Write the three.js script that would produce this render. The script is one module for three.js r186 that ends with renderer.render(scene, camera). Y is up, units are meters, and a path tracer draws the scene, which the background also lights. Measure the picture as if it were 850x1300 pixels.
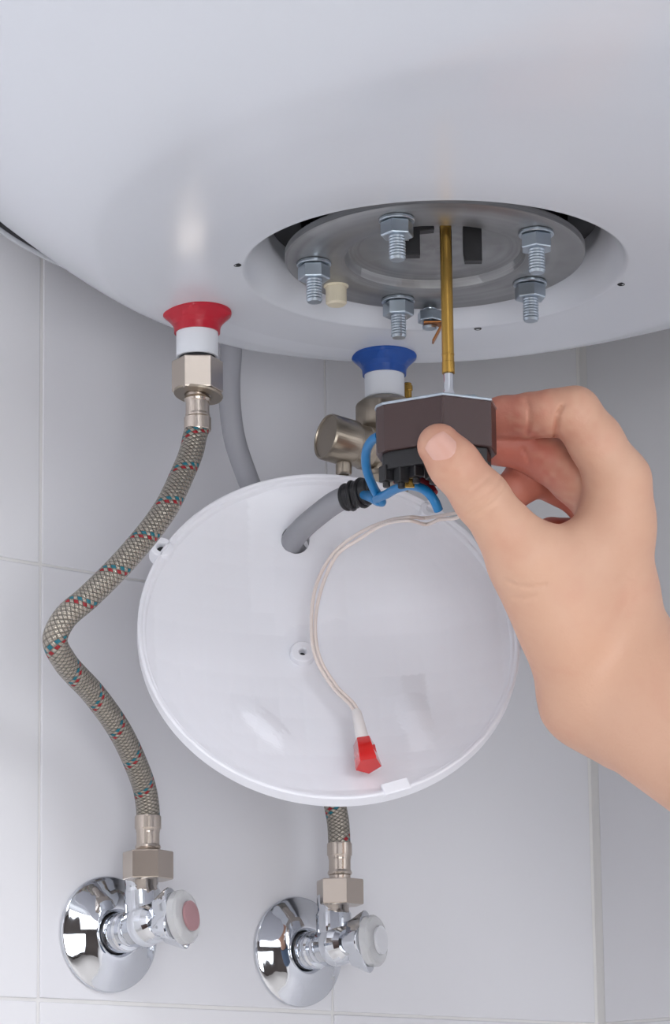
import * as THREE from 'three';
import { RectAreaLightUniformsLib } from 'three/addons/lights/RectAreaLightUniformsLib.js';
import { RoundedBoxGeometry } from 'three/addons/geometries/RoundedBoxGeometry.js';
import { mergeGeometries, mergeVertices, toCreasedNormals } from 'three/addons/utils/BufferGeometryUtils.js';
import { Brush, Evaluator, SUBTRACTION } from 'three-bvh-csg';

// ---------------------------------------------------------------- camera, lamps, exposure
RectAreaLightUniformsLib.init();
const scene = new THREE.Scene();
scene.background = new THREE.Color(0x20242a);
const renderer = new THREE.WebGLRenderer({ antialias: true });
renderer.toneMapping = THREE.LinearToneMapping;
renderer.toneMappingExposure = 0.85;
renderer.shadowMap.enabled = true;
const FOCAL = 3507.5;                                   // focal length in pixels of the 850x1300 frame
const camera = new THREE.PerspectiveCamera(2 * Math.atan(650 / FOCAL) * 180 / Math.PI, 850 / 1300, 0.05, 20);
camera.position.set(-0.7022, -0.3713, 0.9477);
{
  const fw = new THREE.Vector3(0.6307, 0.1669, -0.7579), up = new THREE.Vector3(-0.0972, 0.9859, 0.1363);
  camera.up.copy(up); camera.lookAt(camera.position.clone().add(fw));
}
camera.setViewOffset(850, 1300, 0, -285, 850, 1300);    // the photograph is the upper part of a taller frame
camera.updateProjectionMatrix();
// the lamps: [centre, aim, width, height, colour, intensity, glow]
const LAMPS = [
  ['softbox_lamp', 'upper softbox lamp in front of the heater', [-0.34, 0.50, 2.05], [0, -0.15, 0.05], 1.0, 0.9, 0xf2f4f8, 3.2, 2.4],
  ['softbox_lamp', 'lower softbox lamp on the left side of the room', [-1.1, -0.62, 1.9], [0, -0.2, 0.1], 1.0, 0.9, 0xf4f6f9, 2.8, 2.2],
  ['ceiling_lamp', 'flat square lamp under the ceiling', [-0.7, 1.02, 1.2], [-0.7, 0, 1.2], 1.3, 1.3, 0xfafaff, 4.6, 2.4],
];

// ---------------------------------------------------------------- helpers
const V = (a) => new THREE.Vector3(a[0], a[1], a[2]);
let seed = 7;
const rnd = () => { seed = (seed * 1664525 + 1013904223) >>> 0; return seed / 4294967296; };
const counts = {};
function numbered(n) { const k = counts[n] = (counts[n] ?? -1) + 1; return k ? n + '_' + String(k).padStart(3, '0') : n; }
function shadows(o) { o.castShadow = o.receiveShadow = true; return o; }
function thing(name, label, category, p = [0, 0, 0], group) {
  const o = new THREE.Group(); o.name = numbered(name); o.position.set(...p); scene.add(o);
  o.userData = { label, category }; if (group) o.userData.group = group;
  return o;
}
function part(name, geo, mat, parent, label) {
  const m = shadows(new THREE.Mesh(geo, mat)); m.name = name; parent.add(m);
  if (label) m.userData.label = label;
  return m;
}
const at = (m, x, y, z) => { m.position.set(x, y, z); return m; };
function basis(o, x, y, z) { o.quaternion.setFromRotationMatrix(new THREE.Matrix4().makeBasis(V(x).normalize(), V(y).normalize(), V(z).normalize())); return o; }
function lathe(pts, n = 64) {                            // profile points (radius, height); hard edges kept by the angle
  const g = new THREE.LatheGeometry(pts.map((p) => new THREE.Vector2(p[0], p[1])), n);
  return toCreasedNormals(g, 0.6);
}
function smoothLathe(pts, n = 96, m = 60) {              // a spline through the profile points
  const c = new THREE.SplineCurve(pts.map((p) => new THREE.Vector2(p[0], p[1])));
  return new THREE.LatheGeometry(c.getPoints(m), n);
}
function clean(g) { const h = g.index ? g.toNonIndexed() : g; for (const k of Object.keys(h.attributes)) if (!['position', 'normal', 'uv'].includes(k)) h.deleteAttribute(k); return h; }
const merge = (list) => mergeGeometries(list.map(clean));
function tube(pts, r, seg = 120, rad = 20, caps = true) {
  const c = new THREE.CatmullRomCurve3(pts.map(V), false, 'centripetal');
  const g = new THREE.TubeGeometry(c, seg, r, rad, false);
  if (!caps) return g;
  const out = [g];
  for (const t of [0, 1]) {
    const cap = new THREE.CircleGeometry(r, rad), d = c.getTangentAt(t).multiplyScalar(t ? 1 : -1);
    cap.applyQuaternion(new THREE.Quaternion().setFromUnitVectors(new THREE.Vector3(0, 0, 1), d)).translate(...c.getPointAt(t).toArray());
    out.push(cap);
  }
  return merge(out);
}
function hex(r, h, bevel = 0.0006) {                     // nut standing on y = 0, corners at radius r
  const s = new THREE.Shape();
  for (let i = 0; i < 6; i++) { const a = i * Math.PI / 3, x = (r - bevel) * Math.cos(a), y = (r - bevel) * Math.sin(a); i ? s.lineTo(x, y) : s.moveTo(x, y); }
  s.closePath();
  const g = new THREE.ExtrudeGeometry(s, { depth: h - 2 * bevel, bevelEnabled: true, bevelThickness: bevel, bevelSize: bevel, bevelSegments: 2 });
  return g.translate(0, 0, bevel).rotateX(-Math.PI / 2);
}
function cyl(r, y0, y1, n = 32, b = 0.0003) { return lathe([[0, y0], [r - b, y0], [r, y0 + b], [r, y1 - b], [r - b, y1], [0, y1]], n); }

// value noise for the textures
function hash(x, y, s) { let h = (x * 374761393 + y * 668265263 + s * 1442695041) | 0; h = Math.imul(h ^ (h >>> 13), 1274126177); return ((h ^ (h >>> 16)) >>> 0) / 4294967296; }
function noise(x, y, per, s) {
  const x0 = Math.floor(x), y0 = Math.floor(y), fx = x - x0, fy = y - y0, u = fx * fx * (3 - 2 * fx), v = fy * fy * (3 - 2 * fy);
  const w = (a) => ((a % per) + per) % per, g = (i, j) => hash(w(x0 + i), w(y0 + j), s);
  return (g(0, 0) * (1 - u) + g(1, 0) * u) * (1 - v) + (g(0, 1) * (1 - u) + g(1, 1) * u) * v;
}
function texture(w, h, f, srgb = true) {
  const d = new Uint8Array(w * h * 4);
  for (let j = 0; j < h; j++) for (let i = 0; i < w; i++) { const c = f(i / w, j / h); const k = (j * w + i) * 4; d[k] = c[0] * 255; d[k + 1] = c[1] * 255; d[k + 2] = c[2] * 255; d[k + 3] = 255; }
  const t = new THREE.DataTexture(d, w, h); t.wrapS = t.wrapT = THREE.RepeatWrapping; t.magFilter = THREE.LinearFilter; t.minFilter = THREE.LinearMipmapLinearFilter; t.generateMipmaps = true;
  if (srgb) t.colorSpace = THREE.SRGBColorSpace;
  t.needsUpdate = true; return t;
}
const repeated = (t, x, y) => { const c = t.clone(); c.repeat.set(x, y); c.needsUpdate = true; return c; };
const grey = (v) => [v, v, v];

// ---------------------------------------------------------------- materials
const P = (o) => new THREE.MeshPhysicalMaterial(o);
const speckle = texture(256, 256, (u, v) => grey(0.86 + 0.14 * noise(u * 64, v * 64, 64, 3)), false);
const brushed = texture(256, 256, (u, v) => grey(0.80 + 0.12 * noise(u * 6, v * 128, 128, 5) + 0.08 * noise(u * 20, v * 20, 20, 6)));
const glazeWave = texture(128, 128, (u, v) => grey(0.6 * noise(u * 3, v * 3, 3, 11) + 0.4 * noise(u * 9, v * 9, 9, 12)), false);
const M = {
  tile: P({ color: 0xdddde0, roughness: 0.22, bumpMap: glazeWave, bumpScale: 0.00025, specularIntensity: 0.8 }),
  tileB: P({ color: 0xdbdbdf, roughness: 0.24, bumpMap: glazeWave, bumpScale: 0.00025, specularIntensity: 0.8 }),
  grout: P({ color: 0xdddcdb, roughness: 0.9 }),
  paint: P({ color: 0xdedee0, roughness: 0.85 }),
  darkPaint: P({ color: 0x5e5652, roughness: 0.85 }),
  floor: P({ color: 0xcfcbc6, roughness: 0.5 }),
  door: P({ color: 0x43302a, roughness: 0.5 }),
  enamel: P({ color: 0xd4d8df, roughness: 0.25, clearcoat: 0.15, clearcoatRoughness: 0.12 }),
  cover: P({ color: 0xeeeff5, roughness: 0.3, specularIntensity: 0.9 }),
  rubber: P({ color: 0x14161a, roughness: 0.6 }),
  steel: P({ color: 0xa8a9aa, metalness: 0.85, roughness: 0.42, map: brushed, roughnessMap: speckle }),
  zinc: P({ color: 0xb4bfc9, metalness: 0.9, roughness: 0.28 }),
  chrome: P({ color: 0xdadde2, metalness: 1, roughness: 0.05 }),
  nickel: P({ color: 0xc6bbb0, metalness: 1, roughness: 0.24 }),
  oldNickel: P({ color: 0xa59b8d, metalness: 0.95, roughness: 0.3 }),
  brass: P({ color: 0xb5904a, metalness: 1, roughness: 0.26 }),
  copper: P({ color: 0xb87a4a, metalness: 1, roughness: 0.35 }),
  red: P({ color: 0xb8142c, roughness: 0.35 }),
  blue: P({ color: 0x0c4a9e, roughness: 0.35 }),
  sleeve: P({ color: 0xe4e8ee, roughness: 0.4 }),
  bakelite: P({ color: 0x43302f, roughness: 0.42, bumpMap: speckle, bumpScale: 0.00008 }),
  black: P({ color: 0x17171b, roughness: 0.45 }),
  cable: P({ color: 0x96979d, roughness: 0.5 }),
  conduit: P({ color: 0x8f8e8d, roughness: 0.55 }),
  blueWire: P({ color: 0x1676b2, roughness: 0.35 }),
  redWire: P({ color: 0x8e2430, roughness: 0.4 }),
  wire: P({ color: 0xe9ddd6, roughness: 0.45 }),
  whiteSleeve: P({ color: 0xe9e4e2, roughness: 0.45 }),
  redLens: P({ color: 0xd8201c, roughness: 0.14, clearcoat: 0.6 }),
  cream: P({ color: 0xd8cfb8, roughness: 0.5 }),
  acrylic: P({ color: 0xffffff, roughness: 0.12, transmission: 0.6, thickness: 0.006, ior: 1.49, attenuationColor: new THREE.Color(0xeef3f6), attenuationDistance: 0.05 }),
  insertRed: P({ color: 0xa88084, roughness: 0.4 }),
  insertWhite: P({ color: 0xd9dade, roughness: 0.4 }),
  cloth: P({ color: 0x5d6f86, roughness: 0.95, sheen: 0.4 }),
};

// woven steel braid with one blue-green and one red thread; v runs around the hose, u along it
function braidCell(u, v) {
  const N = 10, s = u * N + v * N, t = u * N - v * N, cs = Math.floor(s), ct = Math.floor(t), fs = s - cs, ft = t - ct;
  const over = ((cs + ct) % 2 + 2) % 2 === 0;
  const across = over ? fs : ft, along = over ? ft : fs;
  const wires = 0.5 + 0.5 * Math.cos(across * Math.PI * 2 * 3);
  const bulge = Math.sin(Math.PI * along), edge = Math.min(1, Math.min(across, 1 - across) * 7);
  return { over, k: over ? ((cs % N) + N) % N : -1, h: edge * (0.35 + 0.4 * bulge + 0.25 * wires), edge, wires };
}
const braidColor = texture(384, 384, (u, v) => {
  const c = braidCell(u, v), tone = 0.33 + 0.38 * c.h + 0.1 * (noise(u * 40, v * 40, 40, 9) - 0.5);
  if (c.k === 0 && c.edge > 0.5) return [0.10, 0.36 + 0.1 * c.wires, 0.42 + 0.1 * c.wires];
  if (c.k === 1 && c.edge > 0.5) return [0.52 + 0.1 * c.wires, 0.10, 0.13];
  return [tone * 1.04, tone, tone * 0.93];
});
const braidMetal = texture(384, 384, (u, v) => { const c = braidCell(u, v); return grey(c.k === 0 || c.k === 1 ? 0.05 : 0.75); }, false);
const braidBump = texture(384, 384, (u, v) => grey(braidCell(u, v).h), false);
function braidMaterial(length) {
  const n = Math.round(length / 0.0195);
  return P({ map: repeated(braidColor, n, 1), metalnessMap: repeated(braidMetal, n, 1), bumpMap: repeated(braidBump, n, 1), bumpScale: 0.00035, metalness: 1, roughness: 0.26 });
}

// ---------------------------------------------------------------- the room
const ROOM = { x0: -2.1, x1: 0.249, z1: 2.7, y0: -1.5, y1: 1.05, t: 0.12 };
function slab(name, w, h, d, x, y, z, mat) {
  const g = new THREE.Group(); g.name = name; g.userData = { kind: 'structure' }; scene.add(g);
  at(part('panel', new THREE.BoxGeometry(w, h, d), mat, g), x, y, z); return g;
}
const RX = (ROOM.x0 + ROOM.x1) / 2, RY = (ROOM.y0 + ROOM.y1) / 2, RW = ROOM.x1 - ROOM.x0, RH = ROOM.y1 - ROOM.y0, RZ = ROOM.z1 / 2;
const TT = 0.006, GAP = 0.0013;                          // tile thickness, joint width
const wallBack = slab('wall_back', RW + 2 * ROOM.t, RH + 2 * ROOM.t, ROOM.t, RX, RY, -ROOM.t / 2 - 0.0007, M.grout);
const wallRight = slab('wall_right', ROOM.t, RH + 2 * ROOM.t, ROOM.z1 + 2 * ROOM.t, ROOM.x1 + ROOM.t / 2 + 0.0007, RY, RZ, M.grout);
slab('wall_left', ROOM.t, RH + 2 * ROOM.t, ROOM.z1 + 2 * ROOM.t, ROOM.x0 - ROOM.t / 2, RY, RZ, M.paint);
slab('wall_front', RW + 2 * ROOM.t, RH + 2 * ROOM.t, ROOM.t, RX, RY, ROOM.z1 + ROOM.t / 2, M.darkPaint);
slab('floor', RW + 2 * ROOM.t, ROOM.t, ROOM.z1 + 2 * ROOM.t, RX, ROOM.y0 - ROOM.t / 2, RZ, M.floor);
slab('ceiling', RW + 2 * ROOM.t, ROOM.t, ROOM.z1 + 2 * ROOM.t, RX, ROOM.y1 + ROOM.t / 2, RZ, M.paint);
{
  const cx = [-0.0728, 0.0834], pitchX = cx[1] - cx[0], ys = -0.1049, pitchY = 0.1825;
  const tileGeo = (w, h) => { const g = new RoundedBoxGeometry(w - GAP, h - GAP, TT, 2, 0.0006); return g; };
  const full = tileGeo(pitchX, pitchY);
  for (let j = -8; j <= 6; j++) {
    const y0 = ys + j * pitchY, y1 = Math.min(y0 + pitchY, ROOM.y1), yb = Math.max(y0, ROOM.y0); if (y1 - yb < 0.02) continue;
    const h = y1 - yb, whole = Math.abs(h - pitchY) < 1e-6;
    for (let i = -8; i <= 1; i++) {
      const xa = cx[0] + i * pitchX, xb = i === 1 ? ROOM.x1 - 0.001 : xa + pitchX;
      const g = i < 1 && whole ? full : tileGeo(xb - xa, h);
      const m = at(part('tile', g, rnd() < 0.5 ? M.tile : M.tileB, wallBack), (xa + xb) / 2 + (rnd() - 0.5) * 0.0003, (yb + y1) / 2 + (rnd() - 0.5) * 0.0003, -TT / 2 + (rnd() - 0.5) * 0.0003);
      m.rotation.set((rnd() - 0.5) * 0.003, (rnd() - 0.5) * 0.003, 0);
    }
    for (let i = 0; i < 8; i++) {
      const za = 0.004 + i * pitchX, g = whole ? full : tileGeo(pitchX, h);
      const m = at(part('tile', g, rnd() < 0.5 ? M.tile : M.tileB, wallRight), ROOM.x1 + TT / 2 + (rnd() - 0.5) * 0.0003, (yb + y1) / 2, za + pitchX / 2);
      m.rotation.y = -Math.PI / 2;
    }
  }
}
const doorGroup = new THREE.Group(); doorGroup.name = 'door_1'; doorGroup.userData = { kind: 'structure' }; scene.add(doorGroup);
at(part('door_leaf', new RoundedBoxGeometry(0.04, 2.0, 0.8, 2, 0.004), M.door, doorGroup), ROOM.x0 + 0.02, ROOM.y0 + 1.0, 1.5);

// ---------------------------------------------------------------- lamps
for (const [name, label, c, aim, w, h, color, intensity, glow] of LAMPS) {
  const o = thing(name, label, 'lamp', c); o.lookAt(...aim);
  const z = name === 'ceiling_lamp' ? 0.02 : 0.06;
  part('housing', merge([new THREE.BoxGeometry(w + 0.04, h + 0.04, z).translate(0, 0, -z / 2 - 0.004)]), M.black, o);
  part('diffuser', new THREE.BoxGeometry(w, h, 0.004).translate(0, 0, -0.001), P({ color: 0xffffff, roughness: 0.9, emissive: color, emissiveIntensity: glow }), o);
  const l = new THREE.RectAreaLight(color, intensity, w, h); l.name = 'light'; l.position.set(0, 0, 0.006); l.rotation.y = Math.PI; o.add(l);
}

// ---------------------------------------------------------------- water heater
const AX = [-0.0105, 0, 0.181];
const heater = thing('water_heater', 'white rounded electric water heater with an open flange hole in its domed underside', 'water heater', AX);
{
  const RS = 0.24, OVAL = 0.31 / 0.24, RIM = [-0.0045, 0.1420], R0 = 0.0645, prof = [[R0 - 0.002, 0.016], [R0, 0.014], [R0 + 0.0002, 0.0012], [R0 + 0.0008, -0.0004], [R0 + 0.0018, -0.0018], [0.0736, -0.0110], [0.0746, -0.0122], [0.0756, -0.0126], [0.0768, -0.0124], [0.0785, -0.0128], [0.09, -0.0138], [0.10, -0.0143]];
  // loft from the round flange opening to the wide oval rim, whose centre lies further from the wall
  const nIn = 12, rows = prof.slice(0, nIn).map(([r, y]) => [r, y, 0]);
  for (let i = 1; i <= 44; i++) { const s = i / 44; rows.push([RS * s + prof[nIn - 1][0] * (1 - s), null, s]); }
  const rise = (s, t) => { const c = Math.max(0, Math.cos(t)), a = 0.40 - 0.30 * c, k = Math.max(0, (s - a) / (1 - a)); return -0.0143 - 0.0012 * Math.min(1, s / 0.25) + 0.0357 * Math.pow(k, 1.5 - 0.5 * c + 0.12 * c * (1 - k)); };
  rows.push([RS + 0.0008, 0.0212, 1], [RS + 0.001, 0.023, 1], [RS + 0.001, 0.03, 1]);
  const A = 180, pos = [], idx = [], uvs = [];
  for (const [r, y, s] of rows) for (let a = 0; a <= A; a++) { const t = a / A * 2 * Math.PI; const lx = r * Math.cos(t), lz = r * Math.sin(t) * (1 + (OVAL - 1) * s); pos.push(RIM[0] * s + lx, (y ?? rise(s, t)) + (r < 0.067 ? 0.0026 + 0.085 * (-0.64 * lx + 0.77 * lz) : 0), RIM[1] * s + lz); uvs.push(a / A, r); }
  for (let i = 0; i < rows.length - 1; i++) for (let a = 0; a < A; a++) { const q = i * (A + 1) + a; idx.push(q, q + A + 1, q + 1, q + 1, q + A + 1, q + A + 2); }
  const dome = new THREE.BufferGeometry(); dome.setAttribute('position', new THREE.Float32BufferAttribute(pos, 3)); dome.setAttribute('uv', new THREE.Float32BufferAttribute(uvs, 2)); dome.setIndex(idx); dome.computeVertexNormals();
  { const n = dome.attributes.normal; for (let i = 0; i < rows.length; i++) { const p = i * (A + 1), q = p + A, v = new THREE.Vector3().fromBufferAttribute(n, p).add(new THREE.Vector3().fromBufferAttribute(n, q)).normalize(); n.setXYZ(p, v.x, v.y, v.z); n.setXYZ(q, v.x, v.y, v.z); } }
  part('underside_dome', dome, M.enamel, heater);
  at(part('seam_gasket', lathe([[RS + 0.0006, 0.0228], [RS + 0.0042, 0.0222], [RS + 0.0042, 0.032], [RS + 0.0006, 0.032], [RS + 0.0006, 0.0228]], 160).scale(1, 1, OVAL), M.rubber, heater), RIM[0], 0, RIM[1]);
  at(part('casing', new THREE.LatheGeometry([[0.0040, 0.052], [0.0040, 0.0225], [0.0043, 0.0214], [0.0050, 0.0208], [0.0059, 0.0212], [0.0068, 0.0225], [0.0073, 0.025], [0.0074, 0.032], [0.0074, 0.72], [0.0044, 0.735], [-0.01, 0.748], [-0.07, 0.76], [-RS, 0.764]].map((p) => new THREE.Vector2(RS + p[0], p[1])), 180).scale(1, 1, OVAL), M.enamel, heater), RIM[0], 0, RIM[1]);
  part('opening_gasket', lathe([[0.052, 0.0065], [0.0638, 0.0065], [0.0638, 0.014], [0.052, 0.014], [0.052, 0.0065]], 128), M.rubber, heater);
  const plate = part('flange_plate', lathe([[0, -0.0012], [0.029, -0.0012], [0.0335, -0.0022], [0.0352, -0.0052], [0.037, -0.006], [0.0575, -0.006], [0.0583, -0.0055], [0.0585, -0.0048], [0.0585, -0.003], [0.0578, -0.0025], [0, 0.0024], [0, -0.0012]], 128), M.steel, heater, 'round grey steel flange plate');
  const TILT = -0.015, tiltY = (x, z) => -0.0026 - TILT * (-0.64 * x + 0.77 * z);   // the plate sits a little askew in its opening
  plate.position.y = -0.0026; plate.rotation.setFromQuaternion(new THREE.Quaternion().setFromAxisAngle(new THREE.Vector3(0.77, 0, 0.64).normalize(), TILT));
  const stud = (L) => lathe([[0, 0.002], [0.0032, 0.002], ...Array.from({ length: 26 }, (_, i) => [i % 2 ? 0.0032 : 0.0029, -0.001 - i * (L - 0.0015) / 26]), [0.0027, -L], [0, -L]], 24);
  const studG = stud(0.0162), nutG = hex(0.0062, 0.0056).translate(0, -0.0072, 0), washG = cyl(0.0068, -0.0014, 0, 32);
  for (let k = 0; k < 5; k++) {
    const yaw = 39.77 * Math.PI / 180, a = Math.PI - k * 2 * Math.PI / 5 + 0.026;
    const x = 0.0472 * (Math.cos(a) * Math.cos(yaw) - Math.sin(a) * Math.sin(yaw)), z = 0.0472 * (Math.cos(a) * Math.sin(yaw) + Math.sin(a) * Math.cos(yaw));
    const b = at(part('flange_bolt', studG, M.zinc, heater), x, -0.006 + tiltY(x, z), z);
    b.rotation.y = k * 1.3 + 0.3; part('washer', washG, M.zinc, b); part('nut', nutG, M.zinc, b);
  }
  const eb = at(part('earth_bolt', stud(0.009), M.zinc, heater), 0.0369, -0.0088, -0.0446); part('nut', hex(0.0052, 0.0045).translate(0, -0.0062, 0), M.zinc, eb);
  const clip = at(part('earth_clip', merge([new RoundedBoxGeometry(0.0075, 0.0008, 0.0065, 2, 0.0003).translate(0.001, -0.007, 0.002), new RoundedBoxGeometry(0.0008, 0.009, 0.005, 2, 0.0003).rotateZ(-0.5).translate(0.003, -0.0112, 0.003)]), M.copper, heater, 'copper coloured earth clip'), 0.0369, -0.0093, -0.0446);
  clip.rotation.y = -0.7;
  at(part('plug', merge([cyl(0.0042, -0.0085, 0, 28, 0.0008), cyl(0.005, -0.0012, 0, 28)]), M.cream, heater, 'cream plastic plug'), -0.0115, -0.0085, -0.0465);
  // black terminal holders on both sides of the thermostat pocket
  const lShape = new THREE.Shape(); [[0, 0], [0.009, 0], [0.009, -0.003], [0.0035, -0.0035], [0.0035, -0.013], [-0.003, -0.013], [-0.003, -0.008], [0, -0.008]].forEach((p, i) => i ? lShape.lineTo(...p) : lShape.moveTo(...p)); lShape.closePath();
  const ext = { depth: 0.004, bevelEnabled: true, bevelSize: 0.0003, bevelThickness: 0.0003, bevelSegments: 1 };
  const t1 = at(part('terminal_holder', new THREE.ExtrudeGeometry(lShape, ext), M.black, heater), -0.0205, -0.0015, 0.0085); t1.rotation.y = -0.694;
  const rShape = new THREE.Shape(); [[0, 0], [0.0065, 0], [0.0065, -0.0155], [0.0005, -0.0155], [0, -0.012]].forEach((p, i) => i ? rShape.lineTo(...p) : rShape.moveTo(...p)); rShape.closePath();
  const t2 = at(part('terminal_holder', new THREE.ExtrudeGeometry(rShape, ext), M.black, heater), -0.0045, -0.0015, 0.0215); t2.rotation.y = -0.694;
  at(part('pocket_bush', merge([cyl(0.0040, -0.0024, 0.001, 32), cyl(0.0032, -0.0038, -0.002, 32)]), M.steel, heater), -0.0151, -0.0012, 0.0231);
  for (const [x, z] of [[-0.0602, -0.040], [0.0521, -0.0365], [0.0548, 0.0252]]) {
    const k = 0.0772 / Math.hypot(x, z);
    at(part('screw_hole', lathe([[0.0011, -0.0001], [0.0013, -0.0002], [0.0016, 0], [0.0016, 0.002], [0, 0.002], [0, 0.0001], [0.0011, 0.0001], [0.0011, -0.0001]], 20), M.rubber, heater), x * k, -0.0127, z * k);
  }
  // pipe stubs with their coloured collars
  for (const [px, pz, mat, nm] of [[-0.0555, 0.0866, M.red, 'red'], [0.0426, 0.0886, M.blue, 'blue']]) {
    const x = px - AX[0], z = pz - AX[2];
    at(part('pipe_collar', lathe([[0.0086, 0.001], [0.0137, 0.001], [0.0140, -0.0002], [0.0138, -0.0011], [0.0126, -0.0022], [0.0107, -0.0040], [0.0096, -0.0056], [0.0094, -0.0068], [0.0093, -0.0086], [0.0086, -0.0086], [0.0086, 0.001]], 64), mat, heater, nm + ' plastic pipe collar'), x, -0.0144, z);
    at(part('pipe_sleeve', lathe([[0, -0.007], [0.0085, -0.007], [0.0085, -0.0184], [0.0082, -0.0188], [0, -0.0188]], 64), M.sleeve, heater, 'white plastic sleeve under the ' + nm + ' collar'), x, -0.0144, z);
  }
}

// ---------------------------------------------------------------- stop valves on the wall
const outletY = 0.0195;
function stopValve(label, p, insert, insertLabel, turn, tilt) {
  const o = thing('stop_valve', label, 'valve', p, 'chrome stop valves on the tiled wall');
  const rz = (g) => g.rotateX(Math.PI / 2);              // lathe axis to the wall normal
  part('escutcheon', rz(smoothLathe([[0.0236, 0], [0.0243, 0.0005], [0.0244, 0.0014], [0.0240, 0.0022], [0.0232, 0.0028], [0.0218, 0.0036], [0.0200, 0.0046], [0.0175, 0.0060], [0.0148, 0.0073], [0.0122, 0.0082], [0.0105, 0.0086], [0.0096, 0.0083], [0.0086, 0.0078]], 160, 90)), M.chrome, o, 'round mirror-bright chrome wall plate');
  part('collar', rz(lathe([[0, 0.008], [0.0076, 0.008], [0.0084, 0.0088], [0.0084, 0.0145], [0.0078, 0.0155], [0.0064, 0.0162], [0.0060, 0.0175], [0.0064, 0.019], [0, 0.019]], 48)), M.chrome, o);
  const body = part('valve_body', merge([rz(lathe([[0, 0.0175], [0.0058, 0.0175], [0.0075, 0.0192], [0.0088, 0.022], [0.0093, 0.0265], [0.0088, 0.031], [0.0076, 0.034], [0.0060, 0.0360], [0.003, 0.0370], [0, 0.0372]], 48)), lathe([[0, -0.006], [0.0078, -0.004], [0.0078, 0.0135], [0.0072, 0.0145], [0.0069, 0.0152], [0.0069, 0.022], [0, 0.022]], 48).translate(0, 0, 0.0265)]), M.chrome, o);
  body.rotation.x = -tilt; body.position.set(0, 0.010 * -tilt, 0);
  const s = new THREE.Shape(), n = 72;                   // four-lobed knob skirt
  for (let i = 0; i < n; i++) { const a = i / n * Math.PI * 2, r = 0.0108 + 0.0020 * Math.cos(4 * a); i ? s.lineTo(r * Math.cos(a), r * Math.sin(a)) : s.moveTo(r * Math.cos(a), r * Math.sin(a)); }
  s.closePath();
  const kg = new THREE.ExtrudeGeometry(s, { depth: 0.0068, steps: 6, bevelEnabled: true, bevelSize: 0.0008, bevelThickness: 0.0008, bevelSegments: 3 });
  const q = kg.attributes.position;                      // flares towards the front
  for (let i = 0; i < q.count; i++) { const f = 0.74 + 0.26 * Math.min(1, Math.max(0, q.getZ(i) / 0.0064)); q.setXY(i, q.getX(i) * f, q.getY(i) * f); }
  kg.computeVertexNormals();
  const knob = at(part('knob', toCreasedNormals(kg, 0.7), M.chrome, o), 0.0031, 0.0265 * tilt, 0.0345); knob.rotation.set(-tilt, 0.44, turn, 'YXZ');
  part('knob_cap', rz(lathe([[0, 0.0002], [0.0108, 0.0002], [0.0112, 0.0008], [0.0112, 0.0034], [0.0104, 0.0044], [0.0085, 0.005], [0, 0.0053]], 48)).translate(0, 0, 0.0076), M.acrylic, knob, 'clear plastic cap');
  part('marker', rz(lathe([[0, 0], [0.0062, 0], [0.0062, 0.0012], [0, 0.0012]], 40)).translate(0, 0, 0.0129), insert, knob, insertLabel);
  return o;
}
stopValve('left chrome wall valve, with a pinkish red dot on its knob', [-0.0386, -0.2590, 0], M.insertRed, 'pinkish red marker disc', 0.5, 0.11);
stopValve('right chrome wall valve, with a whitish knob face, below the round cover', [0.0630, -0.2614, 0], M.insertWhite, 'whitish marker disc', 0.05, 0.05);

// ---------------------------------------------------------------- braided hoses
function hose(label, pts, r, topNut) {
  const o = thing('braided_hose', label, 'hose', [0, 0, 0], 'braided steel water hoses');
  const c = new THREE.CatmullRomCurve3(pts.map(V), false, 'centripetal');
  part('braided_sheath', tube(pts, r, 260, 32, false), braidMaterial(c.getLength()), o, 'grey steel braid with blue-green and red threads');
  const ferr = (p, dir) => {                             // crimped ferrule: starts at the braid, runs along dir
    const g = lathe([[0, 0], [0.0053, 0], [0.0055, 0.0004], [0.0055, 0.0052], [0.0050, 0.0058], [0.0050, 0.0066], [0.0048, 0.0072], [0.0048, 0.0118], [0.0051, 0.0122], [0.0054, 0.013], [0.0051, 0.0138], [0.0047, 0.0142], [0.0047, 0.019], [0, 0.019]], 40);
    const m = part('ferrule', g, M.nickel, o); m.position.set(...p); m.quaternion.setFromUnitVectors(new THREE.Vector3(0, 1, 0), V(dir).normalize()); return m;
  };
  return { o, ferr };
}
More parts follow.
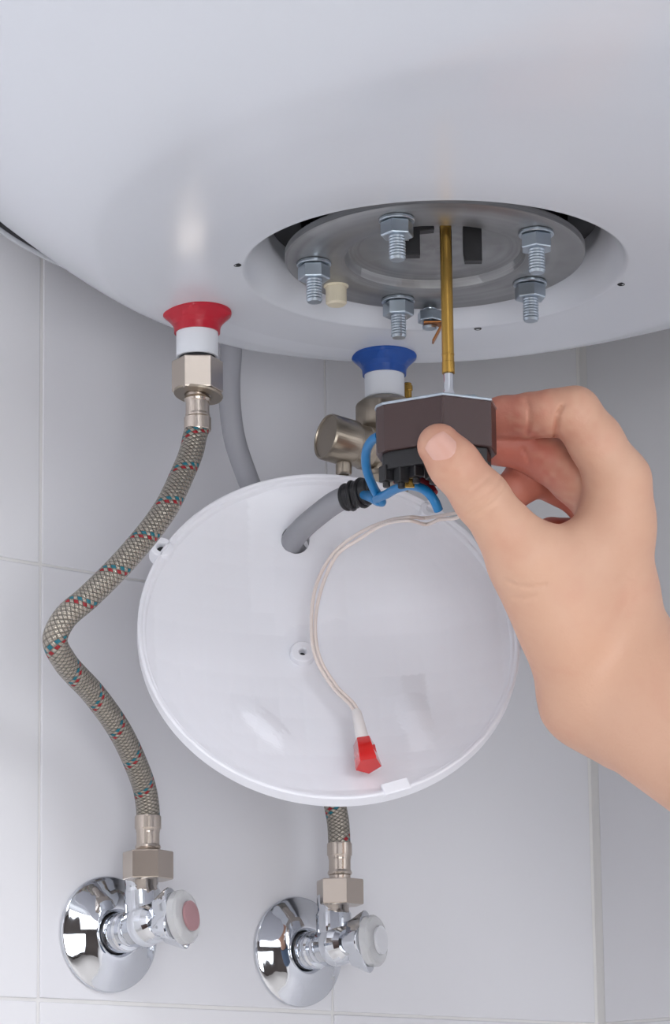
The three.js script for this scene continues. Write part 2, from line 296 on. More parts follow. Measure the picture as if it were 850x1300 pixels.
{
  const pts = [[-0.0555, -0.0628, 0.0866], [-0.0569, -0.0660, 0.0868], [-0.0593, -0.0731, 0.0876], [-0.0650, -0.0840, 0.0890], [-0.0757, -0.1012, 0.0912], [-0.0914, -0.1218, 0.0880], [-0.1051, -0.1378, 0.0820], [-0.1134, -0.1468, 0.0775], [-0.1150, -0.1545, 0.0735], [-0.1071, -0.1614, 0.0685], [-0.0866, -0.1708, 0.0590], [-0.0684, -0.1817, 0.0502], [-0.0527, -0.1931, 0.0400], [-0.0422, -0.2026, 0.0320], [-0.0385, -0.2108, 0.0288], [-0.0383, -0.2140, 0.0285]];
  const { o, ferr } = hose('bent grey braided hose running from the red pipe collar down to the left valve', pts, 0.0049);
  ferr([-0.0555, -0.0638, 0.0866], [0, 1, 0]); ferr([-0.0383, -0.2122, 0.0285], [0, -1, 0]);
  at(part('gasket', cyl(0.0074, -0.0008, 0.0008, 40), M.rubber, o), -0.0555, -0.0336, 0.0866);
  const n = at(part('union_nut', hex(0.0102, 0.0132), M.nickel, o), -0.0555, -0.0478, 0.0866); n.rotation.y = 0.42;
  const w = at(part('loose_ring', lathe([[0.0056, 0], [0.0098, 0], [0.0100, 0.0004], [0.0100, 0.0009], [0.0056, 0.0009], [0.0056, 0]], 40), M.oldNickel, o), -0.0552, -0.0492, 0.0866); w.rotation.z = -0.16;
  const n2 = at(part('union_nut', hex(0.0104, 0.0118), M.nickel, o), -0.0383, -0.2388, 0.0285); n2.rotation.y = 0.30;
}
{
  const pts = [[0.0645, -0.2175, 0.0285], [0.0644, -0.2150, 0.0285], [0.0641, -0.2067, 0.0282], [0.0607, -0.1953, 0.0290], [0.0535, -0.1795, 0.0320], [0.0475, -0.1600, 0.0390], [0.0436, -0.1400, 0.0520], [0.0424, -0.1250, 0.0680], [0.0424, -0.1120, 0.0830], [0.0426, -0.1060, 0.0880], [0.0426, -0.0930, 0.0886]];
  const { o, ferr } = hose('grey braided hose that comes out from behind the round white cover to the right valve', pts, 0.0049);
  ferr([0.0645, -0.2160, 0.0285], [0, -1, 0]); ferr([0.0426, -0.0945, 0.0886], [0, 1, 0]);
  const n2 = at(part('union_nut', hex(0.0104, 0.0112), M.nickel, o), 0.0645, -0.2432, 0.0285); n2.rotation.y = 0.10;
}
const BARREL = new THREE.Vector3(-0.9777, 0.1293, -0.1652).normalize();

// ---------------------------------------------------------------- safety valve on the cold pipe
{
  const o = thing('safety_valve', 'nickel safety valve with a round side barrel, under the blue pipe collar', 'valve', [0.0426, 0, 0.0886]);
  part('valve_body', merge([lathe([[0, -0.034], [0.0098, -0.034], [0.0122, -0.036], [0.0125, -0.037], [0.0125, -0.047], [0.0118, -0.049], [0.0095, -0.051], [0.0095, -0.066], [0.0086, -0.068], [0.0075, -0.069], [0.0075, -0.076], [0, -0.076]], 40)]), M.oldNickel, o);
  part('union_nut', hex(0.0098, 0.008).translate(0, -0.0755, 0), M.oldNickel, o);
  const bar = part('side_barrel', lathe([[0, 0], [0.0078, 0], [0.0078, 0.008], [0.0088, 0.0084], [0.0094, 0.009], [0.0094, 0.0115], [0.0090, 0.012], [0.0090, 0.0165], [0.0096, 0.017], [0.0099, 0.018], [0.0099, 0.0295], [0.0094, 0.0303], [0.0088, 0.0303], [0.0086, 0.0297], [0, 0.0297]], 56), M.oldNickel, o);
  bar.position.set(-0.001, -0.0582, 0.002); bar.quaternion.setFromUnitVectors(new THREE.Vector3(0, 1, 0), BARREL);
  const drain = part('drain_stub', lathe([[0, 0.002], [0.0026, 0.002], [0.0026, -0.009], [0.0032, -0.0094], [0.0034, -0.0104], [0.0034, -0.0138], [0.0030, -0.0144], [0.0022, -0.0144], [0.0022, -0.0125], [0, -0.0125]], 28), M.oldNickel, o);
  drain.position.copy(bar.position).addScaledVector(BARREL, 0.0215);
  part('test_screw', merge([cyl(0.0018, -0.036, -0.0255, 20), cyl(0.0022, -0.029, -0.0265, 20)]), M.brass, o, 'small brass screw').position.set(0.0095, 0, 0.004);
}
// ---------------------------------------------------------------- thermostat held in the hand
{
  const o = thing('thermostat', 'brown thermostat block on a brass rod, held between thumb and fingers', 'thermostat', [-0.0256, 0, 0.2041]);
  o.rotation.y = -39.77 * Math.PI / 180;
  part('rod', merge([cyl(0.0023, -0.0632, 0.012, 32), cyl(0.00245, -0.0632, -0.0585, 32, 0.0002), cyl(0.0024, -0.056, -0.0553, 32, 0.0001)]), M.brass, o, 'brass sensor tube');
  part('rod_ferrule', lathe([[0, -0.076], [0.0036, -0.076], [0.0033, -0.0738], [0.0024, -0.0715], [0.0019, -0.0695], [0.0019, -0.062], [0, -0.062]], 32), M.chrome, o, 'bright metal neck');
  const outline = (d) => {                                // housing seen from above, corner towards the camera
    const p = [[-3.1, 17.8], [15.2, 9.4], [17.6, -2], [14, -16], [-3, -24], [-20, -20], [-26, -10], [-27.6, -1], [-27.2, 2.5], [-24.8, 6.2]], c = [-5, -3], s = new THREE.Shape();
    p.forEach((q, i) => { const v = [q[0] - c[0], q[1] - c[1]], L = Math.hypot(...v), x = (q[0] + v[0] / L * d) / 1000, y = -(q[1] + v[1] / L * d) / 1000; i ? s.lineTo(x, y) : s.moveTo(x, y); });
    s.closePath(); return s;
  };
  const block = (d, y0, y1, b) => new THREE.ExtrudeGeometry(outline(d), { depth: y1 - y0 - 2 * b, bevelEnabled: true, bevelSize: b, bevelThickness: b, bevelSegments: 3 }).rotateX(-Math.PI / 2).translate(0, y0 + b, 0);
  part('housing', merge([block(-0.6, -0.0945, -0.0765, 0.0006), new RoundedBoxGeometry(0.0012, 0.0165, 0.0012, 2, 0.0004).translate(-0.0031, -0.0857, 0.0176)]), M.bakelite, o);
  part('metal_plate', merge([block(0.1, -0.0768, -0.0757, 0.0003), hex(0.004, 0.0026).translate(0.0075, -0.0757, 0.003), cyl(0.0052, -0.0759, -0.0735, 32)]), M.zinc, o, 'thin silvery top plate');
  part('base', block(-2.6, -0.1012, -0.0943, 0.0005), M.black, o, 'black base with terminals');
  for (let i = 0; i < 7; i++) {
    const x = [-24, -18.5, -13, -7, -1, 6, 12][i] / 1000, z = [2.5, 5.5, 8, 10.5, 13, 9.5, 6.5][i] / 1000;
    const m = at(part('terminal', merge([new RoundedBoxGeometry(0.0042, 0.0062, 0.005, 2, 0.0006), cyl(0.0014, -0.0052, -0.003, 16)]), i % 3 === 1 ? M.rubber : M.black, o), x, -0.1022 - (i % 2) * 0.0012, z - 0.001); m.rotation.y = 0.5;
  }
  for (const [x, z] of [[-16, 3], [-4, 8], [8, 2]]) at(part('terminal_tab', new RoundedBoxGeometry(0.0048, 0.0050, 0.0008, 2, 0.0002), M.brass, o), x / 1000, -0.1055, z / 1000);
}

// ---------------------------------------------------------------- round plastic cover hanging under the heater
const DISH = { c: [-0.0141, -0.1461, 0.1185], X: [0.8313, 0.0051, 0.5558], Y: [0.1895, 0.9375, -0.2920], Z: [-0.5225, 0.3481, 0.7783], R: 0.0774 };
const dish = thing('heater_cover', 'round white plastic cover, open side forward, hanging by the grey cable', 'cover', DISH.c);
basis(dish, DISH.X, DISH.Y, DISH.Z); dish.scale.setScalar(0.988);
function floorZ(x, y) {                                  // height of the inner surface over the rim plane
  const r = Math.hypot(x, y), t = Math.min(1, r / 0.0738);
  let z = -0.0205 + 0.0165 * Math.pow(t, 2.6);
  const leaf = (cx, cy, ang, L, W, A) => { const dx = x - cx, dy = y - cy, s = dx * Math.cos(ang) + dy * Math.sin(ang), q = -dx * Math.sin(ang) + dy * Math.cos(ang); return A * Math.pow(Math.max(0, 1 - (s / L) ** 2 - (q / W) ** 2), 1.6); };
  z += leaf(-0.0255, -0.0350, -0.88, 0.0200, 0.0070, 0.0034) + leaf(0.0335, -0.0300, 1.74, 0.0225, 0.0080, 0.0034);
  const px = (x + 0.010) / 0.0150, py = (y - 0.0460) / 0.0260, e = Math.pow(px ** 4 + py ** 4, 0.25);   // raised pad around the cable hole
  { const w = Math.min(1, Math.max(0, (1.25 - e) * 2.2)); z += 0.0016 * w * w * (3 - 2 * w); }
  return z;
}
{
  const rings = [], A = 240;
  for (let i = 1; i <= 70; i++) rings.push([0.0738 * i / 70, 'in']);
  const R = DISH.R;
  for (const p of [[0.0741, -0.0024], [0.0745, -0.0018], [0.0752, -0.0016], [0.0755, -0.0012], [0.0757, -0.0003], [0.0762, 0.0002], [R - 0.0006, 0.0002], [R - 0.0001, -0.0003], [R, -0.001], [R, -0.0062], [R - 0.0006, -0.0068]]) rings.push([p[0], p[1]]);
  for (let i = 40; i >= 1; i--) { const r = 0.0762 * i / 40; rings.push([r, -0.0238 + 0.0170 * Math.pow(i / 40, 2.6)]); }
  const pos = [0, 0, floorZ(0, 0)], idx = [];
  for (const [r, z] of rings) for (let a = 0; a < A; a++) { const x = r * Math.cos(a / A * 2 * Math.PI), y = r * Math.sin(a / A * 2 * Math.PI); pos.push(x, y, z === 'in' ? floorZ(x, y) : z); }
  pos.push(0, 0, -0.0238);
  const id = (i, a) => 1 + i * A + (a % A), last = pos.length / 3 - 1;
  for (let a = 0; a < A; a++) { idx.push(0, id(0, a), id(0, a + 1)); idx.push(last, id(rings.length - 1, a + 1), id(rings.length - 1, a)); }
  for (let i = 0; i < rings.length - 1; i++) for (let a = 0; a < A; a++) idx.push(id(i, a), id(i + 1, a), id(i + 1, a + 1), id(i, a), id(i + 1, a + 1), id(i, a + 1));
  const g = new THREE.BufferGeometry(); g.setAttribute('position', new THREE.Float32BufferAttribute(pos, 3)); g.setIndex(idx);
  g.setAttribute('uv', new THREE.Float32BufferAttribute(pos.filter((_, i) => i % 3 < 2), 2)); g.computeVertexNormals();
  const ev = new Evaluator(); ev.useGroups = false;
  let b = new Brush(g); b.updateMatrixWorld();
  for (const [x, y, r] of [[-0.0106, 0.052, 0.0058], [-0.0095, 0.0009, 0.0013]]) {
    const c = new Brush(new THREE.CylinderGeometry(r, r, 0.03, 32).rotateX(Math.PI / 2).translate(x, y, -0.018)); c.updateMatrixWorld();
    b = ev.evaluate(b, c, SUBTRACTION); b.updateMatrixWorld();
  }
  part('shell', toCreasedNormals(clean(b.geometry), 0.5), M.cover, dish);
  const boss = (x, y, z, r, h, ri) => {
    const m = at(part('screw_boss', lathe([[ri, -0.004], [ri, 0.0005], [ri + 0.0004, 0.0012], [r - 0.0004, 0.0012], [r, 0.0008], [r + 0.0004, -h], [ri, -h]], 40).rotateX(Math.PI / 2), M.cover, dish), x, y, z);
    part('hole', lathe([[0, -0.003], [ri, -0.003], [ri, -0.0022], [0, -0.0022]], 24).rotateX(Math.PI / 2), M.rubber, m); return m;
  };
  boss(-0.0095, 0.0009, -0.0185, 0.0050, 0.004, 0.0015);
  boss(-0.0668, 0.0400, -0.0010, 0.0046, 0.006, 0.0021);
  boss(0.0455, 0.0600, -0.0010, 0.0046, 0.006, 0.0019);
  part('rim_tab', new RoundedBoxGeometry(0.0112, 0.0052, 0.0030, 3, 0.0006).translate(0, -0.0752, -0.0008).rotateZ(0.30), M.cover, dish);
}

// ---------------------------------------------------------------- grey power cable with its loose blue cores
{
  const o = thing('power_cable', 'grey power cable passing through the white cover, with blue cores at its black taped end', 'cable');
  const path = [[-0.0138, -0.0112, 0.055], [-0.0139, -0.0159, 0.055], [-0.0148, -0.0264, 0.055], [-0.0137, -0.0398, 0.054], [-0.0105, -0.0528, 0.053], [-0.002, -0.0662, 0.05], [0.006, -0.076, 0.047], [0.015, -0.09, 0.042], [0.026, -0.107, 0.047], [0.027, -0.112, 0.057], [0.02, -0.109, 0.068], [-0.0069, -0.1035, 0.086], [-0.0109, -0.0999, 0.0977], [-0.0107, -0.096, 0.1079], [-0.0099, -0.0926, 0.1186], [-0.0084, -0.0914, 0.1259]];
  part('sheath', tube(path, 0.0046, 300, 28), M.cable, o);
  part('taped_end', merge([tube([[-0.0091, -0.0919, 0.1235], [-0.0077, -0.0911, 0.1293], [-0.0062, -0.0912, 0.1342]], 0.0052, 16, 20), ...[0, 1, 2, 3, 4].map((i) => { const g = new THREE.TorusGeometry(0.0046 + 0.0006 * (i % 2), 0.0011, 10, 28); g.rotateY(0.25 + 0.3 * (i % 3)).translate(-0.0090 + i * 0.0007, -0.0918 + 0.0002 * i, 0.1240 + i * 0.0024); return g; })]), M.black, o, 'black tape wound around the cable end');
  part('core', tube([[-0.0072, -0.0914, 0.1308], [-0.0177, -0.0999, 0.1517], [-0.0171, -0.1015, 0.1547], [-0.0252, -0.0981, 0.1595], [-0.0331, -0.0926, 0.1646], [-0.0388, -0.0879, 0.1715], [-0.0425, -0.0861, 0.1796], [-0.0440, -0.0862, 0.1850]], 0.0018, 120, 16), M.blueWire, o, 'blue insulated core');
  part('core', tube([[-0.0068, -0.0919, 0.1327], [-0.0186, -0.1014, 0.1546], [-0.0201, -0.1008, 0.1553], [-0.0250, -0.1020, 0.1666], [-0.0296, -0.1028, 0.1785], [-0.0331, -0.1050, 0.1910], [-0.0339, -0.1092, 0.1999], [-0.0326, -0.1132, 0.2027], [-0.0298, -0.1162, 0.2017]], 0.0018, 120, 16), M.blueWire, o, 'blue insulated core');
  part('core', tube([[-0.0322, -0.1005, 0.1797], [-0.0296, -0.1011, 0.1881], [-0.0300, -0.1056, 0.1973], [-0.0301, -0.1093, 0.2004]], 0.0012, 40, 12), M.redWire, o, 'dark red insulated core');
}

// ---------------------------------------------------------------- indicator lamp on its twin lead
{
  const o = thing('indicator_lamp', 'small red indicator lamp on a thin twin white lead lying in the white cover', 'lamp');
  const path = [[-0.012, -0.101, 0.1976], [-0.002, -0.104, 0.1909], [0.0018, -0.1081, 0.1797], [0.0026, -0.1071, 0.1674], [0.0045, -0.1061, 0.156], [-0.0084, -0.1082, 0.1614], [-0.0031, -0.1048, 0.14], [-0.0011, -0.1062, 0.1225], [-0.004, -0.1116, 0.1108], [-0.0089, -0.1238, 0.1064], [-0.0143, -0.1409, 0.1084], [-0.0157, -0.1563, 0.1126], [-0.0121, -0.1689, 0.1189], [-0.0101, -0.1769, 0.1269], [-0.0106, -0.1814, 0.1308]];
  const n = new THREE.Vector3(...DISH.Z);
  for (const s of [-1, 1]) {
    const pts = path.map((p, i) => { const a = V(path[Math.max(0, i - 1)]), b = V(path[Math.min(path.length - 1, i + 1)]); const side = b.sub(a).cross(n).normalize().multiplyScalar(s * (i < 4 ? 0.0014 : i < 10 ? 0.0012 + 0.0004 * Math.sin(i * 2.1) : 0.0008)); return V(p).add(side).toArray(); });
    part('lead', tube(pts, 0.00072, 160, 10), M.wire, o);
  }
  const a = new THREE.Vector3(-0.0103, -0.1797, 0.1295), b = new THREE.Vector3(-0.0147, -0.2045, 0.142), d = b.clone().sub(a).normalize();
  const q = new THREE.Quaternion().setFromUnitVectors(new THREE.Vector3(0, 1, 0), d);
  const sl = part('sleeve', lathe([[0, 0], [0.0016, 0], [0.0019, 0.0008], [0.0027, 0.0150], [0.0027, 0.0172], [0, 0.0172]], 28), M.whiteSleeve, o, 'white tapered sleeve'); sl.position.copy(a); sl.quaternion.copy(q);
  const ln = part('lens', merge([lathe([[0, 0.0150], [0.0036, 0.0150], [0.0042, 0.0156], [0.0054, 0.0262], [0.0053, 0.0272], [0, 0.0272]], 5), new RoundedBoxGeometry(0.0016, 0.008, 0.0016, 2, 0.0004).translate(0.0035, 0.021, 0.001)]), M.redLens, o, 'red faceted lens'); ln.position.copy(a); ln.quaternion.copy(q);
}

// ---------------------------------------------------------------- the hand
const HAND = {"origin": [-0.0096, -0.1076, 0.2165]};
HAND.chains = [[[-0.0251, 0.0141, 0.017, 0.008199999999999999], [-0.0197, 0.007, 0.019, 0.0092], [-0.0096, -0.0056, 0.02, 0.01], [-0.0012, -0.0168, 0.02, 0.0104], [0.007, -0.0283, 0.018, 0.0125], [0.0254, -0.0586, 0.006, 0.0155]], [[-0.0092, 0.0266, -0.016, 0.007], [0.0009, 0.0279, -0.014, 0.0078], [0.0104, 0.0282, -0.009, 0.0081], [0.018, 0.0285, -0.004, 0.008400000000000001], [0.0264, 0.0286, -0.002, 0.0092], [0.0341, 0.0179, -0.002, 0.01], [0.0429, 0.0033, -0.004, 0.0116]], [[-0.0102, 0.0198, -0.02, 0.0076], [-0.0002, 0.0193, -0.021, 0.008199999999999999], [0.0098, 0.0176, -0.022, 0.008400000000000001], [0.0187, 0.0127, -0.021, 0.0088], [0.0282, 0.0053, -0.019, 0.0094], [0.0361, -0.0006, -0.02, 0.010199999999999999], [0.0425, -0.0069, -0.024, 0.0115]], [[0.0055, 0.0021, -0.03, 0.0078], [0.0112, 0.0073, -0.034, 0.008199999999999999], [0.0178, 0.0079, -0.04, 0.0078], [0.0248, 0.0055, -0.044, 0.008], [0.0352, 0.0004, -0.046, 0.009], [0.0431, -0.0122, -0.042, 0.011]], [[0.0178, -0.0154, -0.048, 0.0066], [0.0218, -0.0145, -0.052, 0.007], [0.0289, -0.0149, -0.056, 0.0074], [0.0363, -0.0166, -0.058, 0.008], [0.0441, -0.0235, -0.058, 0.0095]]];
HAND.palm = [[[0.0429, 0.0027, -0.004, 0.012], [0.0415, -0.0409, -0.008, 0.016]], [[0.0425, -0.0069, -0.024, 0.012], [0.0405, -0.0432, -0.022, 0.016]], [[0.0431, -0.0122, -0.042, 0.0115], [0.0411, -0.0457, -0.034, 0.015]], [[0.0439, -0.0199, -0.056, 0.01], [0.0423, -0.0516, -0.04, 0.014]], [[0.007, -0.0283, 0.018, 0.012], [0.0297, -0.0656, 0.004, 0.015]], [[0.0169, -0.036, 0.01, 0.013], [0.0358, -0.0411, -0.004, 0.017]], [[0.0275, -0.0299, 0.006, 0.013], [0.0253, -0.0534, 0.008, 0.0155]], [[0.0342, -0.023, -0.0, 0.01], [0.0425, -0.0125, -0.006, 0.012]], [[0.0403, -0.0436, -0.014, 0.017], [0.0438, -0.0676, -0.01, 0.019]], [[0.0308, -0.0715, 0.002, 0.014], [0.0468, -0.0706, -0.01, 0.019]], [[0.034, -0.0838, -0.004, 0.01], [0.0449, -0.09, -0.006, 0.014]], [[0.0178, -0.0269, 0.014, 0.009], [0.036, -0.0212, -0.0, 0.009]]];
HAND.wrist = [0.0384, -0.0701, -0.006]; HAND.fore = [0.0578, -0.087, -0.002];
HAND.armDir = [0.6592, -0.4536, 0.6]; HAND.wristR = 0.0195;
HAND.extra = [];
HAND.creases = [[[-0.0177, -0.0093], [-0.014, -0.0079], 0.00045, 0.022], [[-0.014, -0.0079], [-0.0093, -0.0053], 0.00045, 0.022], [[-0.0093, -0.0053], [-0.0053, -0.0018], 0.00045, 0.022], [[-0.0053, -0.0018], [-0.003, 0.0023], 0.00045, 0.022], [[-0.0157, -0.0122], [-0.0111, -0.0099], 0.0005, 0.022], [[-0.0111, -0.0099], [-0.0064, -0.0067], 0.0005, 0.022], [[-0.0064, -0.0067], [-0.0024, -0.0024], 0.0005, 0.022], [[-0.0024, -0.0024], [-0.0006, 0.0005], 0.0005, 0.022], [[-0.018, -0.0058], [-0.0145, -0.0044], 0.00035, 0.022], [[-0.0145, -0.0044], [-0.0105, -0.0012], 0.00035, 0.022], [[-0.0105, -0.0012], [-0.007, 0.0023], 0.00035, 0.022], [[-0.0128, -0.014], [-0.0087, -0.0119], 0.0003, 0.022], [[-0.0087, -0.0119], [-0.0047, -0.009], 0.0003, 0.022], [[-0.0018, -0.0359], [0.0031, -0.0383], 0.0005, 0.015], [[0.0031, -0.0383], [0.0089, -0.0388], 0.0005, 0.015], [[0.0089, -0.0388], [0.0138, -0.0377], 0.0005, 0.015], [[0.0005, -0.0414], [0.0046, -0.0429], 0.0004, 0.012], [[0.0046, -0.0429], [0.0103, -0.0423], 0.0004, 0.012], [[0.0077, 0.0344], [0.0092, 0.03], 0.0006, -0.006], [[0.0092, 0.03], [0.0092, 0.0242], 0.0006, -0.006], [[0.0092, 0.0242], [0.008, 0.0179], 0.0006, -0.006], [[0.0213, 0.0306], [0.0193, 0.0266], 0.0013, -0.006], [[0.0193, 0.0266], [0.019, 0.0214], 0.0013, -0.006], [[0.019, 0.0214], [0.0208, 0.0156], 0.0013, -0.006], [[0.0208, 0.0156], [0.0231, 0.0098], 0.0013, -0.006], [[0.0231, 0.0098], [0.0257, 0.0063], 0.0013, -0.006], [[0.0069, 0.0167], [0.0092, 0.0138], 0.0006, -0.02], [[0.0092, 0.0138], [0.0103, 0.0104], 0.0006, -0.02]];
HAND.nail = {"p": [-0.0235, 0.011, 0.0281], "x": [0.7451, 0.6646, 0.056], "y": [-0.6559, 0.7454, -0.1193], "z": [-0.121, 0.0521, 0.9913], "w": 0.0053, "l": 0.007, "curve": 0.0024};

{
  const o = thing('person', 'bare right hand and forearm pinching the brown thermostat block', 'person', HAND.origin);
  basis(o, [0.7699, -0.0123, 0.638], [-0.0972, 0.9859, 0.1363], [-0.6307, -0.1669, 0.7579]);
  const cap = (a, b) => { const d = [b[0] - a[0], b[1] - a[1], b[2] - a[2]], L2 = d[0] * d[0] + d[1] * d[1] + d[2] * d[2]; return { a, d, L2, r0: a[3], r1: b[3] }; };
  const dist = (c, x, y, z) => {
    const px = x - c.a[0], py = y - c.a[1], pz = z - c.a[2]; let t = (px * c.d[0] + py * c.d[1] + pz * c.d[2]) / c.L2; t = t < 0 ? 0 : t > 1 ? 1 : t;
    return Math.hypot(px - c.d[0] * t, py - c.d[1] * t, pz - c.d[2] * t) - (c.r0 + (c.r1 - c.r0) * t);
  };
  const smin = (a, b, k) => { const h = Math.max(k - Math.abs(a - b), 0) / k; return Math.min(a, b) - h * h * k * 0.25; };
  const chains = HAND.chains.map((c) => c.slice(1).map((p, i) => cap(c[i], p)));
  const palm = HAND.palm.map(([a, b]) => cap(a, b));
  const W = HAND.wrist, dir = new THREE.Vector3(...HAND.armDir).normalize(), perp = [0.567 * 0.0075, 0.824 * 0.0075, 0];
  for (const s of [-1, 1]) {
    const w = [W[0] + s * perp[0], W[1] + s * perp[1], W[2], HAND.wristR], e = [w[0] + dir.x * 0.11, w[1] + dir.y * 0.11, w[2] + dir.z * 0.11, HAND.wristR + 0.006];
    palm.push(cap(w, e)); palm.push(cap([w[0] - dir.x * 0.012 + (s < 0 ? 0.003 : 0), w[1] - dir.y * 0.012 + 0.004, w[2] - dir.z * 0.01, HAND.wristR - 0.005], w));
  }
  for (const [a, b] of HAND.extra) palm.push(cap(a, b));
  const creases = HAND.creases.map(([a, b, depth, z0]) => { const d = [b[0] - a[0], b[1] - a[1]]; return { a, d, l2: d[0] * d[0] + d[1] * d[1], depth, z0 }; });
  const field = (x, y, z) => {
    let p = 1; for (const c of palm) p = smin(p, dist(c, x, y, z), 0.010);
    let f = 1; for (let i = 0; i < chains.length; i++) { let d = 1; for (const c of chains[i]) d = smin(d, dist(c, x, y, z), 0.0035); f = smin(f, d, 0.0007); if (i === 0) p = smin(p, d, 0.009), f = 1; }
    let v = smin(p, f, 0.0042);
    if (v > -0.003 && v < 0.003) for (const c of creases) if (z > c.z0) { const px = x - c.a[0], py = y - c.a[1], t = Math.min(1, Math.max(0, (px * c.d[0] + py * c.d[1]) / c.l2)), d2 = (px - c.d[0] * t) ** 2 + (py - c.d[1] * t) ** 2; if (d2 < 4e-6) v += 1.35 * c.depth * Math.exp(-d2 / 5e-7) * Math.min(1, 0.25 + 4 * t * (1 - t)); }
    return v;
  };
  // naive surface nets
  const h = 0.0010, lo = [-0.038, -0.150, -0.085], hi = [0.125, 0.050, 0.078], n = lo.map((l, i) => Math.ceil((hi[i] - l) / h) + 1);
  const val = new Float32Array(n[0] * n[1] * n[2]), ix = (i, j, k) => (k * n[1] + j) * n[0] + i;
  for (let k = 0; k < n[2]; k++) for (let j = 0; j < n[1]; j++) for (let i = 0; i < n[0];) {
    const v = val[ix(i, j, k)] = field(lo[0] + i * h, lo[1] + j * h, lo[2] + k * h);
    let skip = Math.max(1, Math.floor((Math.abs(v) - 0.004) / h));        // far from the skin: fill ahead
    for (let s = 1; s < skip && i + s < n[0]; s++) val[ix(i + s, j, k)] = v > 0 ? 0.004 : -0.004;
    i += skip;
  }
  const pos = [], idx = [], vert = new Int32Array(val.length).fill(-1), C8 = [[0, 0, 0], [1, 0, 0], [0, 1, 0], [1, 1, 0], [0, 0, 1], [1, 0, 1], [0, 1, 1], [1, 1, 1]], E12 = [[0, 1], [2, 3], [4, 5], [6, 7], [0, 2], [1, 3], [4, 6], [5, 7], [0, 4], [1, 5], [2, 6], [3, 7]];
  for (let k = 0; k < n[2] - 1; k++) for (let j = 0; j < n[1] - 1; j++) for (let i = 0; i < n[0] - 1; i++) {
    const v = C8.map((c) => val[ix(i + c[0], j + c[1], k + c[2])]); let m = 0; v.forEach((x) => { if (x < 0) m++; }); if (m === 0 || m === 8) continue;
    let s = [0, 0, 0], cnt = 0;
    for (const [a, b] of E12) if ((v[a] < 0) !== (v[b] < 0)) { const t = v[a] / (v[a] - v[b]); for (let q = 0; q < 3; q++) s[q] += C8[a][q] + (C8[b][q] - C8[a][q]) * t; cnt++; }
    vert[ix(i, j, k)] = pos.length / 3; pos.push(lo[0] + (i + s[0] / cnt) * h, lo[1] + (j + s[1] / cnt) * h, lo[2] + (k + s[2] / cnt) * h);
  }
  const quad = (a, b, c, d, flip) => { if (a < 0 || b < 0 || c < 0 || d < 0) return; flip ? idx.push(a, c, b, a, d, c) : idx.push(a, b, c, a, c, d); };
  for (let k = 1; k < n[2] - 1; k++) for (let j = 1; j < n[1] - 1; j++) for (let i = 1; i < n[0] - 1; i++) {
    const a = val[ix(i, j, k)] < 0;
    if (a !== (val[ix(i + 1, j, k)] < 0)) quad(vert[ix(i, j - 1, k - 1)], vert[ix(i, j, k - 1)], vert[ix(i, j, k)], vert[ix(i, j - 1, k)], !a);
    if (a !== (val[ix(i, j + 1, k)] < 0)) quad(vert[ix(i - 1, j, k - 1)], vert[ix(i, j, k - 1)], vert[ix(i, j, k)], vert[ix(i - 1, j, k)], a);
    if (a !== (val[ix(i, j, k + 1)] < 0)) quad(vert[ix(i - 1, j - 1, k)], vert[ix(i, j - 1, k)], vert[ix(i, j, k)], vert[ix(i - 1, j, k)], !a);
  }
  const g = new THREE.BufferGeometry(), nor = [], col = [], uv = [], base = new THREE.Color(0xd6aa90), warm = new THREE.Color(0xc0705f), pale = new THREE.Color(0xe0bea6), c = new THREE.Color();
  const tips = HAND.chains.map((ch, i) => [ch[0], [0.010, 0.030, 0.022, 0.024, 0.024][i], [0.35, 0.95, 0.35, 1.0, 0.9][i]]);
  for (let i = 0; i < pos.length; i += 3) {
    const [x, y, z] = [pos[i], pos[i + 1], pos[i + 2]], e = 0.0008;
    const nx = field(x + e, y, z) - field(x - e, y, z), ny = field(x, y + e, z) - field(x, y - e, z), nz = field(x, y, z + e) - field(x, y, z - e), L = Math.hypot(nx, ny, nz) || 1;
    nor.push(nx / L, ny / L, nz / L); uv.push(x * 12 + z * 5, y * 12 + z * 3);
    const m1 = noise(x * 90 + 40, y * 90 + z * 60 + 40, 4096, 21), m2 = noise(x * 420 + 90, y * 420 + z * 300 + 90, 4096, 22);
    let w = 0.22 * Math.max(0, m1 - 0.4) + 0.10 * (m2 - 0.5);
    for (const [p, rad, amt] of tips) { const d = Math.hypot(x - p[0], y - p[1], z - p[2]) / rad; w += amt * Math.exp(-d * d) * (0.75 + 0.5 * m2); }
    c.copy(base).lerp(warm, Math.min(1, Math.max(0, w))).lerp(pale, 0.35 * Math.max(0, noise(x * 60 + 7, y * 60 + z * 40 + 7, 4096, 23) - 0.45));
    col.push(c.r, c.g, c.b);
  }
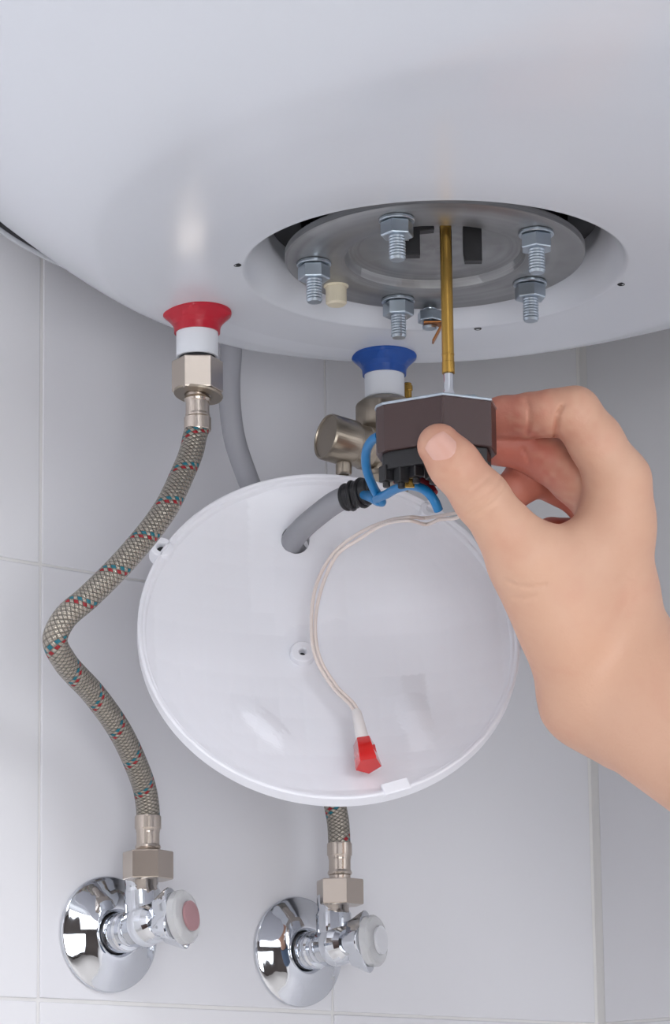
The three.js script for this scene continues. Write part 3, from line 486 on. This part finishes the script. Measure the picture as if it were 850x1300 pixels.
  g.setAttribute('position', new THREE.Float32BufferAttribute(pos, 3)); g.setAttribute('normal', new THREE.Float32BufferAttribute(nor, 3)); g.setAttribute('uv', new THREE.Float32BufferAttribute(uv, 2)); g.setAttribute('color', new THREE.Float32BufferAttribute(col, 3)); g.setIndex(idx);
  const skinBump = texture(256, 256, (u, v) => grey(0.35 * noise(u * 120, v * 120, 120, 31) + 0.25 * noise(u * 60, v * 90, 180, 32) + 0.4 * noise(u * 250, v * 250, 250, 33)), false);
  part('skin', g, P({ vertexColors: true, roughness: 0.46, bumpMap: skinBump, bumpScale: 0.00012, specularIntensity: 0.7, sheen: 0.15, sheenRoughness: 0.5, sheenColor: new THREE.Color(0xffb8a0) }), o);
  // thumbnail: a curved plate on the back of the thumb tip
  const N = HAND.nail, ng = new THREE.PlaneGeometry(1, 1, 24, 24), q = ng.attributes.position;
  for (let i = 0; i < q.count; i++) {
    let s = q.getX(i) * 2, t = q.getY(i) * 2; const k = Math.max(Math.abs(s), Math.abs(t)), L = Math.hypot(s, t) || 1, m = k * (1 - 0.35) + 0.35 * L; s *= k / m; t *= k / m;
    const edge = Math.max(0, 1 - Math.max(Math.abs(q.getX(i) * 2), Math.abs(q.getY(i) * 2)) ** 8);
    q.setXYZ(i, s * N.w, t * N.l, -N.curve * s * s - 0.0006 * t * t + 0.0004 * edge);
  }
  ng.computeVertexNormals();
  const nail = part('thumbnail', ng, P({ color: 0xdcac9c, roughness: 0.2, clearcoat: 0.3, side: THREE.DoubleSide }), o, 'short pinkish thumbnail');
  nail.position.set(...N.p); basis(nail, N.x, N.y, N.z);
  // shirt cuff and sleeve beyond the frame
  const s0 = new THREE.Vector3(...W).addScaledVector(dir, 0.075);
  const sleeve = part('sleeve', lathe([[0.031, 0], [0.034, -0.001], [0.0365, 0.001], [0.037, 0.004], [0.0365, 0.02], [0.039, 0.05], [0.043, 0.14], [0.048, 0.22], [0.044, 0.25], [0.03, 0.268], [0, 0.272]], 48), M.cloth, o, 'grey-blue sleeve');
  sleeve.position.copy(s0); sleeve.quaternion.setFromUnitVectors(new THREE.Vector3(0, 1, 0), dir);
}

renderer.render(scene, camera);
